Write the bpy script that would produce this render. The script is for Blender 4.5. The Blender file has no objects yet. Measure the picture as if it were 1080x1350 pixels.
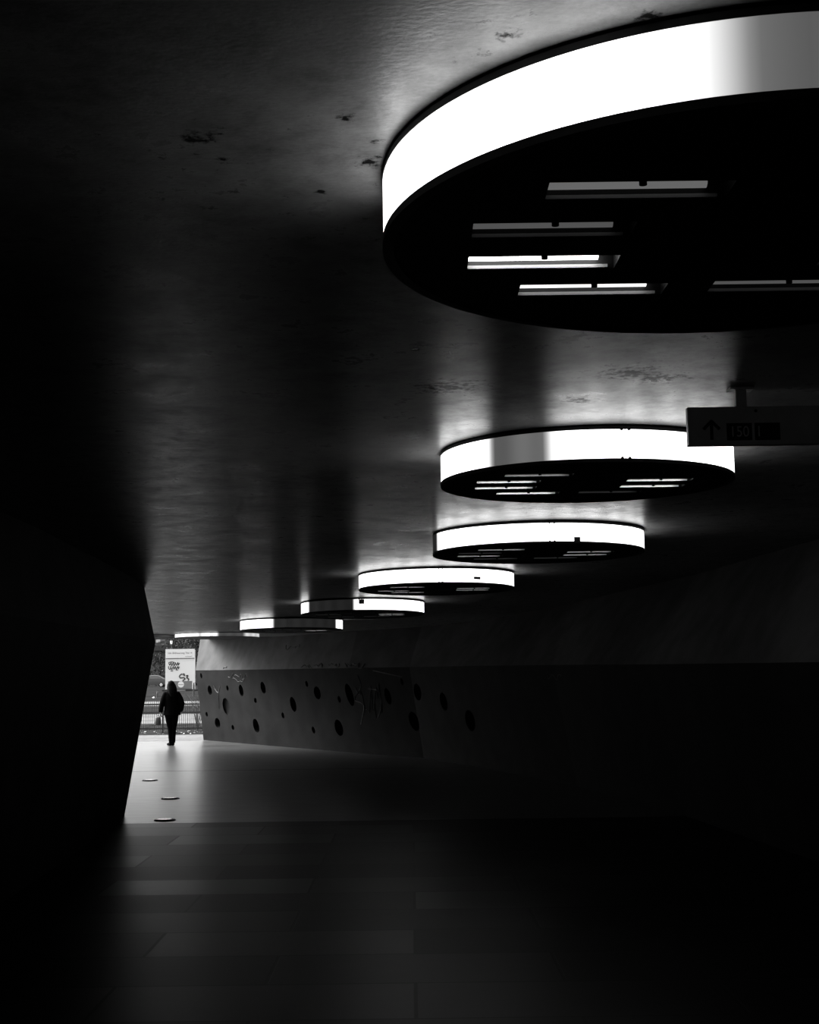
import bpy, bmesh, math, random
from mathutils import Vector, Matrix, Euler
random.seed(7)
PI = math.pi
scene = bpy.context.scene
COL = scene.collection

# ------------------------------------------------------------------ camera
EYE = 1.97                                  # camera height above the floor
F_PX = 1816.0                               # focal length in pixels of a 1080x1350 frame
PITCH = math.atan((883.0 - 675.0) / F_PX)
ROLL = math.radians(0.75)
cam = bpy.data.cameras.new('camera')
cam.sensor_fit = 'VERTICAL'
cam.sensor_height = 36.0
cam.lens = F_PX / 1350.0 * 36.0
cam.clip_start = 0.05
cam.clip_end = 1500
cam_o = bpy.data.objects.new('camera', cam)
COL.objects.link(cam_o)
cam_o.location = (0, 0, EYE)
cam_o.rotation_euler = (Matrix.Rotation(PI / 2 + PITCH, 3, 'X') @ Matrix.Rotation(-ROLL, 3, 'Z')).to_euler()
scene.camera = cam_o

# ------------------------------------------------------------------ light and exposure
SKY = 2.2             # even overcast
GLARE = 58.0          # added bright sky lobe, left of and beyond the exit, lighting its wall
LAMP = 3.6
world = bpy.data.worlds.new('overcast_sky')
scene.world = world
world.use_nodes = True
wn = world.node_tree
wn.nodes['Background'].inputs[0].default_value = (1, 1, 1, 1)
tcw = wn.nodes.new('ShaderNodeTexCoord')
dt = wn.nodes.new('ShaderNodeVectorMath')
dt.operation = 'DOT_PRODUCT'
dt.inputs[1].default_value = Vector((-.78, .28, .56)).normalized()
wn.links.new(tcw.outputs['Generated'], dt.inputs[0])
mxw = wn.nodes.new('ShaderNodeMath')
mxw.operation = 'MAXIMUM'
mxw.inputs[1].default_value = 0
wn.links.new(dt.outputs['Value'], mxw.inputs[0])
pw = wn.nodes.new('ShaderNodeMath')
pw.operation = 'POWER'
pw.inputs[1].default_value = 22
wn.links.new(mxw.outputs[0], pw.inputs[0])
ma = wn.nodes.new('ShaderNodeMath')
ma.operation = 'MULTIPLY_ADD'
ma.inputs[1].default_value = GLARE
ma.inputs[2].default_value = SKY
wn.links.new(pw.outputs[0], ma.inputs[0])
wn.links.new(ma.outputs[0], wn.nodes['Background'].inputs[1])
vs = scene.view_settings
vs.view_transform = 'Standard'
vs.look = 'None'
vs.gamma = 1.0
vs.exposure = 0.0
vs.use_curve_mapping = False


# ------------------------------------------------------------------ material helpers
def nodes_of(name):
    m = bpy.data.materials.new(name)
    m.use_nodes = True
    nt = m.node_tree
    return m, nt, nt.nodes['Principled BSDF']


def add(nt, kind, **kw):
    n = nt.nodes.new(kind)
    for k, v in kw.items():
        setattr(n, k, v)
    return n


def mat(name, g, rough=0.6, spec=0.5, vary=0.25, scale=6.0, bump=0.0, bscale=40.0, metal=0.0, stretch=(1, 1, 1), coat=0.0):
    """grey procedural material: base value g, noise variation, optional bump"""
    m, nt, p = nodes_of(name)
    tc = add(nt, 'ShaderNodeTexCoord')
    mp = add(nt, 'ShaderNodeMapping')
    mp.inputs['Scale'].default_value = stretch
    nt.links.new(tc.outputs['Object'], mp.inputs['Vector'])
    nz = add(nt, 'ShaderNodeTexNoise')
    nz.inputs['Scale'].default_value = scale
    nz.inputs['Detail'].default_value = 6
    nt.links.new(mp.outputs[0], nz.inputs['Vector'])
    r = add(nt, 'ShaderNodeMapRange')
    r.inputs['From Min'].default_value = 0.3
    r.inputs['From Max'].default_value = 0.7
    r.inputs['To Min'].default_value = g * (1 - vary)
    r.inputs['To Max'].default_value = g * (1 + vary)
    nt.links.new(nz.outputs['Fac'], r.inputs['Value'])
    nt.links.new(r.outputs[0], p.inputs['Base Color'])
    p.inputs['Roughness'].default_value = rough
    p.inputs['Specular IOR Level'].default_value = spec
    p.inputs['Metallic'].default_value = metal
    p.inputs['Coat Weight'].default_value = coat
    if bump:
        n2 = add(nt, 'ShaderNodeTexNoise')
        n2.inputs['Scale'].default_value = bscale
        n2.inputs['Detail'].default_value = 4
        nt.links.new(mp.outputs[0], n2.inputs['Vector'])
        b = add(nt, 'ShaderNodeBump')
        b.inputs['Strength'].default_value = bump
        b.inputs['Distance'].default_value = 0.02
        nt.links.new(n2.outputs['Fac'], b.inputs['Height'])
        nt.links.new(b.outputs[0], p.inputs['Normal'])
    return m


def emit(name, val, g=0.8):
    m, nt, p = nodes_of(name)
    p.inputs['Base Color'].default_value = (g, g, g, 1)
    p.inputs['Emission Color'].default_value = (1, 1, 1, 1)
    p.inputs['Emission Strength'].default_value = val
    return m


STAINS = [(-0.09, 3.69, 0.05), (0.24, 2.93, 0.03), (0.52, 2.85, 0.03), (-0.54, 3.48, 0.06), (-0.15, 3.38, 0.03), (-0.08, 3.53, 0.025), (0.9, 7.15, 0.12), (1.07, 6.5, 0.2), (1.22, 6.62, 0.15), (-0.5, 3.65, 0.03), (-0.25, 3.92, 0.02), (0.2, 6.75, 0.2)]


# ceiling: glossy painted concrete with dirt spots
def ceiling_material():
    m, nt, p = nodes_of('ceiling_paint')
    tc = add(nt, 'ShaderNodeTexCoord')
    n1 = add(nt, 'ShaderNodeTexNoise')
    n1.inputs['Scale'].default_value = 3.5
    n1.inputs['Detail'].default_value = 12
    n1.inputs['Roughness'].default_value = .78
    nt.links.new(tc.outputs['Object'], n1.inputs['Vector'])
    r1 = add(nt, 'ShaderNodeMapRange')
    for k, v in (('From Min', .3), ('From Max', .7), ('To Min', .07), ('To Max', .31)):
        r1.inputs[k].default_value = v
    nt.links.new(n1.outputs['Fac'], r1.inputs['Value'])
    # clustered dirt spots
    n2 = add(nt, 'ShaderNodeTexNoise')
    n2.inputs['Scale'].default_value = 13
    n2.inputs['Detail'].default_value = 5
    n2.inputs['Roughness'].default_value = .7
    nt.links.new(tc.outputs['Object'], n2.inputs['Vector'])
    n3 = add(nt, 'ShaderNodeTexNoise')
    n3.inputs['Scale'].default_value = 1.1
    nt.links.new(tc.outputs['Object'], n3.inputs['Vector'])
    ad = add(nt, 'ShaderNodeMath', operation='MULTIPLY_ADD')
    ad.inputs[1].default_value = 0.6
    nt.links.new(n3.outputs['Fac'], ad.inputs[0])
    nt.links.new(n2.outputs['Fac'], ad.inputs[2])
    r2 = add(nt, 'ShaderNodeMapRange')
    for k, v in (('From Min', .99), ('From Max', 1.03), ('To Min', 1.0), ('To Max', .08)):
        r2.inputs[k].default_value = v
    nt.links.new(ad.outputs[0], r2.inputs['Value'])
    # grime blots round the fixings
    n5 = add(nt, 'ShaderNodeTexNoise')
    n5.inputs['Scale'].default_value = 22
    n5.inputs['Detail'].default_value = 8
    n5.inputs['Roughness'].default_value = .7
    nt.links.new(tc.outputs['Object'], n5.inputs['Vector'])
    best = None
    for bx, by, rad in STAINS:
        ds = add(nt, 'ShaderNodeVectorMath', operation='DISTANCE')
        ds.inputs[1].default_value = (bx, by, 0)
        fl = add(nt, 'ShaderNodeVectorMath', operation='MULTIPLY')
        fl.inputs[1].default_value = (1, 1, 0)
        nt.links.new(tc.outputs['Object'], fl.inputs[0])
        nt.links.new(fl.outputs[0], ds.inputs[0])
        k = add(nt, 'ShaderNodeMath', operation='MULTIPLY_ADD')
        k.inputs[1].default_value = -.28 / (rad * 1.5)
        nt.links.new(ds.outputs['Value'], k.inputs[0])
        nt.links.new(n5.outputs['Fac'], k.inputs[2])
        if best is None:
            best = k
        else:
            mxx = add(nt, 'ShaderNodeMath', operation='MAXIMUM')
            nt.links.new(best.outputs[0], mxx.inputs[0])
            nt.links.new(k.outputs[0], mxx.inputs[1])
            best = mxx
    r3 = add(nt, 'ShaderNodeMapRange')
    for kk, v in (('From Min', .34), ('From Max', .46), ('To Min', 1.0), ('To Max', .04)):
        r3.inputs[kk].default_value = v
    nt.links.new(best.outputs[0], r3.inputs['Value'])
    mu = add(nt, 'ShaderNodeMath', operation='MULTIPLY')
    nt.links.new(r1.outputs[0], mu.inputs[0])
    nt.links.new(r2.outputs[0], mu.inputs[1])
    mu2 = add(nt, 'ShaderNodeMath', operation='MULTIPLY')
    nt.links.new(mu.outputs[0], mu2.inputs[0])
    nt.links.new(r3.outputs[0], mu2.inputs[1])
    nt.links.new(mu2.outputs[0], p.inputs['Base Color'])
    wet = add(nt, 'ShaderNodeMath', operation='MULTIPLY')
    wet.inputs[1].default_value = .34
    nt.links.new(r3.outputs[0], wet.inputs[0])
    nt.links.new(wet.outputs[0], p.inputs['Specular IOR Level'])
    rr = add(nt, 'ShaderNodeMapRange')
    for k, v in (('From Min', .3), ('From Max', .7), ('To Min', .42), ('To Max', .22)):
        rr.inputs[k].default_value = v
    nt.links.new(n1.outputs['Fac'], rr.inputs['Value'])
    nt.links.new(rr.outputs[0], p.inputs['Roughness'])
    p.inputs['Specular IOR Level'].default_value = .5
    mp = add(nt, 'ShaderNodeMapping')
    mp.inputs['Scale'].default_value = (.8, 1.25, 1)
    nt.links.new(tc.outputs['Object'], mp.inputs['Vector'])
    n4 = add(nt, 'ShaderNodeTexNoise')
    n4.inputs['Scale'].default_value = 60
    n4.inputs['Detail'].default_value = 6
    nt.links.new(mp.outputs[0], n4.inputs['Vector'])
    b = add(nt, 'ShaderNodeBump')
    b.inputs['Strength'].default_value = .06
    b.inputs['Distance'].default_value = .02
    nt.links.new(n4.outputs['Fac'], b.inputs['Height'])
    nt.links.new(b.outputs[0], p.inputs['Normal'])
    return m


def slab_material(name, c1, c2, mortar, bw, bh, rough, spec):
    m, nt, p = nodes_of(name)
    tc = add(nt, 'ShaderNodeTexCoord')
    br = add(nt, 'ShaderNodeTexBrick')
    br.inputs['Scale'].default_value = 1
    br.inputs['Brick Width'].default_value = bw
    br.inputs['Row Height'].default_value = bh
    br.inputs['Mortar Size'].default_value = .012
    br.inputs['Color1'].default_value = (c1, c1, c1, 1)
    br.inputs['Color2'].default_value = (c2, c2, c2, 1)
    br.inputs['Mortar'].default_value = (mortar, mortar, mortar, 1)
    nt.links.new(tc.outputs['Object'], br.inputs['Vector'])
    nz = add(nt, 'ShaderNodeTexNoise')
    nz.inputs['Scale'].default_value = 5
    nz.inputs['Detail'].default_value = 8
    nt.links.new(tc.outputs['Object'], nz.inputs['Vector'])
    mx = add(nt, 'ShaderNodeMix', data_type='RGBA', blend_type='MULTIPLY')
    mx.inputs[0].default_value = .6
    nt.links.new(br.outputs['Color'], mx.inputs[6])
    nt.links.new(nz.outputs['Fac'], mx.inputs[7])
    nt.links.new(mx.outputs[2], p.inputs['Base Color'])
    rr = add(nt, 'ShaderNodeMapRange')
    for k, v in (('To Min', rough - .04), ('To Max', rough + .05)):
        rr.inputs[k].default_value = v
    # each slab is polished a little differently
    lv = add(nt, 'ShaderNodeMapRange')
    for k, v in (('From Min', min(c1, c2)), ('From Max', max(c1, c2)), ('To Min', 1.0), ('To Max', 0.0)):
        lv.inputs[k].default_value = v
    nt.links.new(br.outputs['Color'], lv.inputs['Value'])
    nt.links.new(lv.outputs[0], rr.inputs['Value'])
    nt.links.new(rr.outputs[0], p.inputs['Roughness'])
    p.inputs['Specular IOR Level'].default_value = spec
    b = add(nt, 'ShaderNodeBump')
    b.inputs['Strength'].default_value = .35
    b.inputs['Distance'].default_value = .01
    ml = add(nt, 'ShaderNodeMath', operation='MULTIPLY_ADD')
    ml.inputs[1].default_value = -1.0
    nt.links.new(br.outputs['Fac'], ml.inputs[0])
    fine = add(nt, 'ShaderNodeMath', operation='MULTIPLY')
    fine.inputs[1].default_value = .12
    nt.links.new(nz.outputs['Fac'], fine.inputs[0])
    nt.links.new(fine.outputs[0], ml.inputs[2])
    nt.links.new(ml.outputs[0], b.inputs['Height'])
    nt.links.new(b.outputs[0], p.inputs['Normal'])
    return m


M_CEIL = ceiling_material()
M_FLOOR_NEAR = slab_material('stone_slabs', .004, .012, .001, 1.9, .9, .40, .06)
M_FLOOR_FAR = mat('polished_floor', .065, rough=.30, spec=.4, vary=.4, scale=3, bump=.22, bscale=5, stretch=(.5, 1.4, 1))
M_WALL_SHADE = mat('shaded_pitted_concrete', .012, rough=.85, spec=.04, vary=.3, scale=2.0, bump=.12, bscale=30)
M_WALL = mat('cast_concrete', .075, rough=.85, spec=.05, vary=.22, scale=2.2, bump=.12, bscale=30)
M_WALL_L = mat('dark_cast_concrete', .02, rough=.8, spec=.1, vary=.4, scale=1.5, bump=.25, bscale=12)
M_BLACK = mat('black_enamel', .006, rough=.55, spec=.3, vary=.3, scale=20)
M_RIM = mat('grey_lamp_trim', .05, rough=.5, spec=.4, vary=.2, scale=12)
M_INNER = mat('slot_reflector', .8, rough=.35, spec=.5, vary=.1)
M_GREY_TAPE = mat('sticker_print', .12, rough=.6, vary=.8, scale=60)
M_SIGN = mat('sign_board_paint', .8, rough=.5, spec=.3, vary=.12)
M_SIGN_INK = mat('sign_black_ink', .02, rough=.6, spec=.2, vary=.1)
M_STEEL = mat('brushed_steel', .5, rough=.25, metal=1.0, vary=.1)
M_PAVE = slab_material('outdoor_paving', .12, .16, .07, 1.0, 1.0, .7, .3)
M_GRASS = mat('rough_grass', .024, rough=1, spec=0, vary=.6, scale=1.2, bump=.6, bscale=12)
M_PATH = mat('pale_gravel', .14, rough=1, spec=0, vary=.25, scale=.4)
M_ROAD = mat('asphalt', .022, rough=1, spec=0, vary=.35, scale=.3)
M_FENCE = mat('black_fence_paint', .012, rough=.5, vary=.2)
M_COAT = mat('black_wool', .003, rough=.95, spec=.02, vary=.3, scale=30)
M_SKIN = mat('skin', .22, rough=.6, vary=.08)
M_HAIR = mat('dark_hair', .005, rough=.85, spec=.05, vary=.4, scale=60)
M_BAG = mat('grey_bag_cloth', .13, rough=.85, vary=.25, scale=25)
M_BOARD = mat('white_board_sheet', .56, rough=.6, spec=.2, vary=.02, scale=.4)
M_BOARD_G = mat('grey_print', .11, rough=.6, vary=.3, scale=.8)
M_BOARD_L = mat('pale_grey_print', .45, rough=.6, vary=.1)
M_INK = mat('dark_spray_ink', .02, rough=.7, vary=.2)
M_CHALK = mat('light_spray_ink', .07, rough=.8, vary=.3, scale=14)
M_FACADE = mat('facade_render', .055, rough=.85, vary=.35, scale=.35)
M_FACADE_D = mat('dark_cladding', .012, rough=.7, vary=.3)
M_GLASS = mat('window_glass', .03, rough=.08, spec=.6, vary=.1)
M_PALE = mat('pale_blind', .35, rough=.7, vary=.1)
M_BARK = mat('bark', .05, rough=.9, vary=.4, scale=4)
M_LEAF = mat('dark_foliage', .022, rough=.8, spec=.15, vary=.7, scale=3)
M_CAR_S = mat('silver_car_paint', .22, rough=.3, spec=.5, vary=.05, coat=.4)
M_CAR_D = mat('dark_car_paint', .02, rough=.3, spec=.5, vary=.05, coat=.4)
M_TYRE = mat('rubber', .012, rough=.9, vary=.2)
M_WHITE = mat('white_plastic', .8, rough=.4, vary=.05)


# ------------------------------------------------------------------ mesh helpers
def finish(bm, name, m, parent=None, smooth=False, loc=None):
    bmesh.ops.recalc_face_normals(bm, faces=bm.faces)
    me = bpy.data.meshes.new(name)
    bm.to_mesh(me)
    bm.free()
    if smooth:
        me.polygons.foreach_set('use_smooth', [True] * len(me.polygons))
    for mm in (m if isinstance(m, (list, tuple)) else [m]):
        me.materials.append(mm)
    o = bpy.data.objects.new(name, me)
    COL.objects.link(o)
    if parent:
        o.parent = parent
    if loc:
        o.location = loc
    return o


def tag(o, label=None, cat=None, group=None, kind=None):
    if label:
        o['label'] = label
    if cat:
        o['category'] = cat
    if group:
        o['group'] = group
    if kind:
        o['kind'] = kind
    return o


def empty(name, loc=(0, 0, 0), rot=(0, 0, 0)):
    o = bpy.data.objects.new(name, None)
    o.empty_display_size = .2
    COL.objects.link(o)
    o.location = loc
    o.rotation_euler = rot
    return o


def box(bm, c, s, rz=0.0):
    r = bmesh.ops.create_cube(bm, size=1)
    M = Matrix.Translation(c) @ Matrix.Rotation(rz, 4, 'Z') @ Matrix.Diagonal((s[0], s[1], s[2], 1))
    bmesh.ops.transform(bm, matrix=M, verts=r['verts'])
    return r['verts']


def bevel(bm, off, seg=2):
    bmesh.ops.bevel(bm, geom=list(bm.edges), offset=off, segments=seg, affect='EDGES', profile=.6)


def tube(bm, pts, rad, seg=12, ell=None):
    """tapered tube along points; rad a number or list; ell optional list of (rx, ry) for vertical lofts"""
    pts = [Vector(p) for p in pts]
    n = len(pts)
    rings = []
    up0 = None
    for i, p in enumerate(pts):
        if ell:
            rings.append([bm.verts.new(p + Vector((ell[i][0] * math.cos(2 * PI * k / seg), ell[i][1] * math.sin(2 * PI * k / seg), 0))) for k in range(seg)])
            continue
        t = (pts[min(i + 1, n - 1)] - pts[max(i - 1, 0)]).normalized()
        if up0 is None:
            a = Vector((0, 0, 1)) if abs(t.z) < .9 else Vector((0, 1, 0))
            u = t.cross(a).normalized()
        else:
            u = (up0 - t * up0.dot(t)).normalized()
        up0 = u
        v = t.cross(u)
        r = rad[i] if isinstance(rad, (list, tuple)) else rad
        rings.append([bm.verts.new(p + (u * math.cos(2 * PI * k / seg) + v * math.sin(2 * PI * k / seg)) * r) for k in range(seg)])
    for a, b in zip(rings, rings[1:]):
        for k in range(seg):
            bm.faces.new((a[k], a[(k + 1) % seg], b[(k + 1) % seg], b[k]))
    bm.faces.new(rings[0][::-1])
    bm.faces.new(rings[-1])


def lathe(bm, prof, seg=96, closed=True):
    """profile of (r, z) turned about z; closed profile gives a solid ring"""
    rings = [[bm.verts.new((r * math.cos(2 * PI * k / seg), r * math.sin(2 * PI * k / seg), z)) for k in range(seg)] for r, z in prof]
    prs = list(zip(rings, rings[1:]))
    if closed:
        prs.append((rings[-1], rings[0]))
    for a, b in prs:
        for k in range(seg):
            bm.faces.new((a[k], a[(k + 1) % seg], b[(k + 1) % seg], b[k]))
    return rings


def ball(bm, c, s, seg=20):
    r = bmesh.ops.create_uvsphere(bm, u_segments=seg, v_segments=seg // 2 + 2, radius=1)
    bmesh.ops.transform(bm, matrix=Matrix.Translation(c) @ Matrix.Diagonal((s[0], s[1], s[2], 1)), verts=r['verts'])


def evaluated(o, mods):
    """apply modifiers without operators"""
    for typ, kw in mods:
        md = o.modifiers.new(typ.lower(), typ)
        for k, v in kw.items():
            setattr(md, k, v)
    dg = bpy.context.evaluated_depsgraph_get()
    dg.update()
    me = bpy.data.meshes.new_from_object(o.evaluated_get(dg))
    o.modifiers.clear()
    old = o.data
    o.data = me
    return o


def text_mesh(body, size, depth=.002, slant=0.0):
    cu = bpy.data.curves.new('lettering', 'FONT')
    cu.body = body
    cu.size = size
    cu.extrude = depth
    cu.shear = slant
    cu.align_x = 'CENTER'
    cu.align_y = 'CENTER'
    o = bpy.data.objects.new('lettering', cu)
    COL.objects.link(o)
    dg = bpy.context.evaluated_depsgraph_get()
    dg.update()
    me = bpy.data.meshes.new_from_object(o.evaluated_get(dg))
    bpy.data.objects.remove(o)
    bpy.data.curves.remove(cu)
    return me


def text_part(name, body, size, m, parent, loc, rot=(PI / 2, 0, 0), sx=1.0, depth=.002, slant=0.0):
    me = text_mesh(body, size, depth, slant)
    me.materials.clear()
    me.materials.append(m)
    o = bpy.data.objects.new(name, me)
    COL.objects.link(o)
    o.parent = parent
    o.location = loc
    o.rotation_euler = rot
    o.scale = (sx, 1, 1)
    return o


def smooth_curve(pts, per=6):
    """Catmull-Rom through points"""
    P = [Vector(p) for p in pts]
    P = [P[0] * 2 - P[1]] + P + [P[-1] * 2 - P[-2]]
    out = []
    for i in range(1, len(P) - 2):
        a, b, c, d = P[i - 1:i + 3]
        for k in range(per):
            t = k / per
            out.append(.5 * ((2 * b) + (c - a) * t + (2 * a - 5 * b + 4 * c - d) * t * t + (3 * b - a - 3 * c + d) * t ** 3))
    out.append(P[-2])
    return out


# ------------------------------------------------------------------ ceiling height
TAB = [(27, 1.060), (28.5, 1.032), (30, 1.0), (32, .966), (33.5, .952), (35.2, .935), (36.4, .918), (37.2, .935), (40.6, 1.005)]


def ceil_z(x, y):
    if y <= 27:
        yy = max(y, 2.0)
        z = 1.538 - .0142 * yy + .00404 * x - .000659 * (yy - 15) ** 2
    else:
        y = min(y, 40.6)
        for (a, za), (b, zb) in zip(TAB, TAB[1:]):
            if a <= y <= b:
                t = (y - a) / (b - a)
                z = za + (zb - za) * t + .00404 * x * max(0, 1 - (y - 27) / 5)
                break
    return EYE + z


# ------------------------------------------------------------------ setting: ceiling
def ceil_edge(x):
    """far edge of the roof: it runs back obliquely on the left"""
    if x > -5.95:
        return 40.6
    if x > -6.6:
        return 36.3 + (x + 6.6) / .65 * 4.3
    return 36.3


bm = bmesh.new()
xs = [-6.6, -6.27, -5.95] + [-16 + .5 * i for i in range(53)]
xs = sorted(x for x in xs if x > -13)
ys = [-9 + .5 * i for i in range(87)]
ys += [34.5 + .5 * i for i in range(12)]


def cp(x, j):
    y = ys[j]
    if y <= 34:
        return x, y
    return x, 34 + (ceil_edge(x) - 34) * (j - 86) / (len(ys) - 87)


low = [[bm.verts.new((*cp(x, j), ceil_z(*cp(x, j)))) for x in xs] for j in range(len(ys))]
top = [[bm.verts.new((*cp(x, j), ceil_z(*cp(x, j)) + .5)) for x in xs] for j in range(len(ys))]
for j in range(len(ys) - 1):
    for i in range(len(xs) - 1):
        bm.faces.new((low[j][i], low[j + 1][i], low[j + 1][i + 1], low[j][i + 1]))
        bm.faces.new((top[j][i], top[j][i + 1], top[j + 1][i + 1], top[j + 1][i]))
for i in range(len(xs) - 1):
    bm.faces.new((low[0][i], low[0][i + 1], top[0][i + 1], top[0][i]))
    bm.faces.new((low[-1][i + 1], low[-1][i], top[-1][i], top[-1][i + 1]))
for j in range(len(ys) - 1):
    bm.faces.new((low[j + 1][0], low[j][0], top[j][0], top[j + 1][0]))
    bm.faces.new((low[j][-1], low[j + 1][-1], top[j + 1][-1], top[j][-1]))
tag(finish(bm, 'ceiling', M_CEIL, smooth=False), kind='structure')

# ------------------------------------------------------------------ setting: floor and ground
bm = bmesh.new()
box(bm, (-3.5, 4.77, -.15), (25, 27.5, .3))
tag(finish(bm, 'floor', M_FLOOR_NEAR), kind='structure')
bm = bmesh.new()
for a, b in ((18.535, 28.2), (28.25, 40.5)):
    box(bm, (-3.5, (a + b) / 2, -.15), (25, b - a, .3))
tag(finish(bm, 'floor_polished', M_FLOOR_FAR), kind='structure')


def ground(name, m, x0, x1, y0, y1, z=0.0):
    bm = bmesh.new()
    box(bm, ((x0 + x1) / 2, (y0 + y1) / 2, z - .15), (x1 - x0, y1 - y0, .3))
    return tag(finish(bm, name, m), kind='structure')


ground('pavement', M_PAVE, -60, 40, 40.5, 44.6)
ground('verge', M_GRASS, -60, 40, 44.6, 54.5)
ground('footpath', M_PATH, -60, 40, 54.5, 67)
ground('roadside', M_ROAD, -60, 40, 67, 84)
ground('footpath_far', M_PATH, -60, 40, 84, 97)
ground('road', M_ROAD, -120, 80, 97, 420)
ground('ground_left', M_PAVE, -60, -16, 18, 40.5)
ground('ground_right', M_PAVE, 9, 40, -9, 40.5)


# ------------------------------------------------------------------ setting: walls
def wall_shell(name, rows, m, thick_dir, kind='structure', smooth=False):
    """rows: list of polylines (bottom to top) of equal length; solid wall with the outside offset by thick_dir vectors"""
    bm = bmesh.new()
    n = len(rows[0])
    front = [[bm.verts.new(p) for p in row] for row in rows]
    back = [[bm.verts.new(Vector(p) + Vector(d)) for p, d in zip(row, thick_dir)] for row in (rows[0], rows[-1])]
    for a, b in zip(front, front[1:]):
        for i in range(n - 1):
            bm.faces.new((a[i], a[i + 1], b[i + 1], b[i]))
    for i in range(n - 1):
        bm.faces.new((back[0][i + 1], back[0][i], back[1][i], back[1][i + 1]))
        bm.faces.new((front[0][i + 1], front[0][i], back[0][i], back[0][i + 1]))
        bm.faces.new((front[-1][i], front[-1][i + 1], back[1][i + 1], back[1][i]))
    for i in (0, n - 1):
        bm.faces.new([r[i] for r in front] + [back[1][i], back[0][i]])
    return bm


# right wall: sharp crease between an undercut lower face and a leaning upper face, in flat panels
R_FLOOR = [(-6.13, 40.9), (-4.2, 37.93), (-2.66, 35.57), (-1.2, 33.3), (.25, 31.3), (1.5, 27.8), (2.75, 23.5), (3.6, 18.5), (4.3, 12), (4.6, 5), (4.6, -7.5)]
R_CREASE = [(-6.32, 40.55), (-4.5, 37.65), (-2.87, 35.05), (-1.5, 32.9), (-.05, 30.9), (1.15, 27.55), (2.36, 23.35), (3.2, 18.4), (3.9, 12), (4.2, 5), (4.2, -7.5)]
R_TOP = [(-6.25, 41.0), (-4.43, 38.1), (-2.8, 35.5), (-1.3, 33.4), (.25, 31.6), (1.6, 29.0), (2.9, 24.6), (4.0, 19.3), (4.7, 12), (5.0, 5), (5.0, -7.5)]
CREASE_Z = [2.035, 2.03, 2.03, 2.03, 2.03, 2.03, 2.02, 2.0, 1.99, 1.98, 1.98]
thick = [(1.0, 1.0, 0)] * 5 + [(1.3, .6, 0)] * 3 + [(1.4, 0, 0)] * 3
rows = [[(x, y, 0) for x, y in R_FLOOR],
        [(x, y, z) for (x, y), z in zip(R_CREASE, CREASE_Z)],
        [(x, y, ceil_z(x, min(y, 40.5)) + .02) for x, y in R_TOP]]
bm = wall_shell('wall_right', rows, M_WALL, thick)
for f in bm.faces:          # shade below the crease put into the colour: same concrete, painted darker
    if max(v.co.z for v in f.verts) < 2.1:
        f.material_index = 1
wall_right = tag(finish(bm, 'wall_right', [M_WALL, M_WALL_SHADE]), kind='structure')


def lower_point(s, h, out=0.0):
    """point on the lower right wall: s in panel units along the polyline, h 0..1 from floor to crease"""
    i = min(int(s), len(R_FLOOR) - 2)
    t = s - i
    a = Vector((*R_FLOOR[i], 0)).lerp(Vector((*R_FLOOR[i + 1], 0)), t)
    b = Vector((*R_CREASE[i], CREASE_Z[i])).lerp(Vector((*R_CREASE[i + 1], CREASE_Z[i + 1])), t)
    p = a.lerp(b, h)
    d = (Vector((*R_FLOOR[i + 1], 0)) - Vector((*R_FLOOR[i], 0))).normalized()
    nrm = d.cross((b - a).normalized())
    if nrm.dot(Vector((-1, -.6, 0))) < 0:
        nrm = -nrm
    return p + nrm * out, d, nrm.normalized()


def upper_point(s, h, out=0.0):
    i = min(int(s), len(R_FLOOR) - 2)
    t = s - i
    a = Vector((*R_CREASE[i], CREASE_Z[i])).lerp(Vector((*R_CREASE[i + 1], CREASE_Z[i + 1])), t)
    b = Vector(rows[2][i]).lerp(Vector(rows[2][i + 1]), t)
    p = a.lerp(b, h)
    d = (Vector((*R_CREASE[i + 1], 0)) - Vector((*R_CREASE[i], 0))).normalized()
    nrm = d.cross((b - a).normalized())
    if nrm.dot(Vector((-1, -.6, 0))) < 0:
        nrm = -nrm
    return p + nrm * out, d, nrm.normalized()


# scooped pits in the lower face (s, h, half width, half height, depth, lean)
def ray_px(px, py):
    a, b = px - 540, py - 675
    c, s = math.cos(ROLL), math.sin(ROLL)
    X, Y = a * c - b * s, a * s + b * c
    cp, sp = math.cos(PITCH), math.sin(PITCH)
    u, x = -Y / F_PX, X / F_PX
    return Vector((x, cp - u * sp, sp + u * cp))


PITS = [(265.5, 891, 1.3, 3.6, 0), (277.3, 910, 2.6, 6.3, -.1), (300.5, 907, 1.5, 3.6, -.15), (318.3, 910.3, 2.6, 7.8, .05), (347.5, 906.5, 3, 8, -.12),
        (337, 923.5, 1.7, 3.4, -.1), (299.5, 931, 5, 12.2, -.08), (272.8, 941.6, 1.4, 3.2, -.1), (287.4, 953, 3.3, 6.6, -.2), (307.5, 959, 1.6, 3.4, -.1),
        (337.8, 957, 3.6, 9.5, -.25), (387, 928.5, 3.6, 10, -.1), (374, 943, 1.8, 4, -.1), (418.5, 913.5, 4.2, 8.5, -.3), (447.5, 922, 1.9, 4.5, -.2),
        (461, 916, 4.4, 15, -.2), (447, 959.5, 5, 11, -.05), (413.5, 962.5, 2, 4.6, -.2), (511.5, 918, 3.8, 11, -.12), (550.5, 912.5, 5, 11, -.25),
        (546, 951, 6, 13, -.3), (585, 925, 4.5, 12, -.1), (620, 950, 6, 14, -.2), (404.5, 901.5, 1.6, 4, -.1), (530, 899, 1.8, 4.5, -.1)]
from mathutils.bvhtree import BVHTree
wall_bvh = BVHTree.FromPolygons([v.co for v in wall_right.data.vertices], [tuple(p.vertices) for p in wall_right.data.polygons])
cutters = bmesh.new()
EYE_V = Vector((0, 0, EYE))
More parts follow.
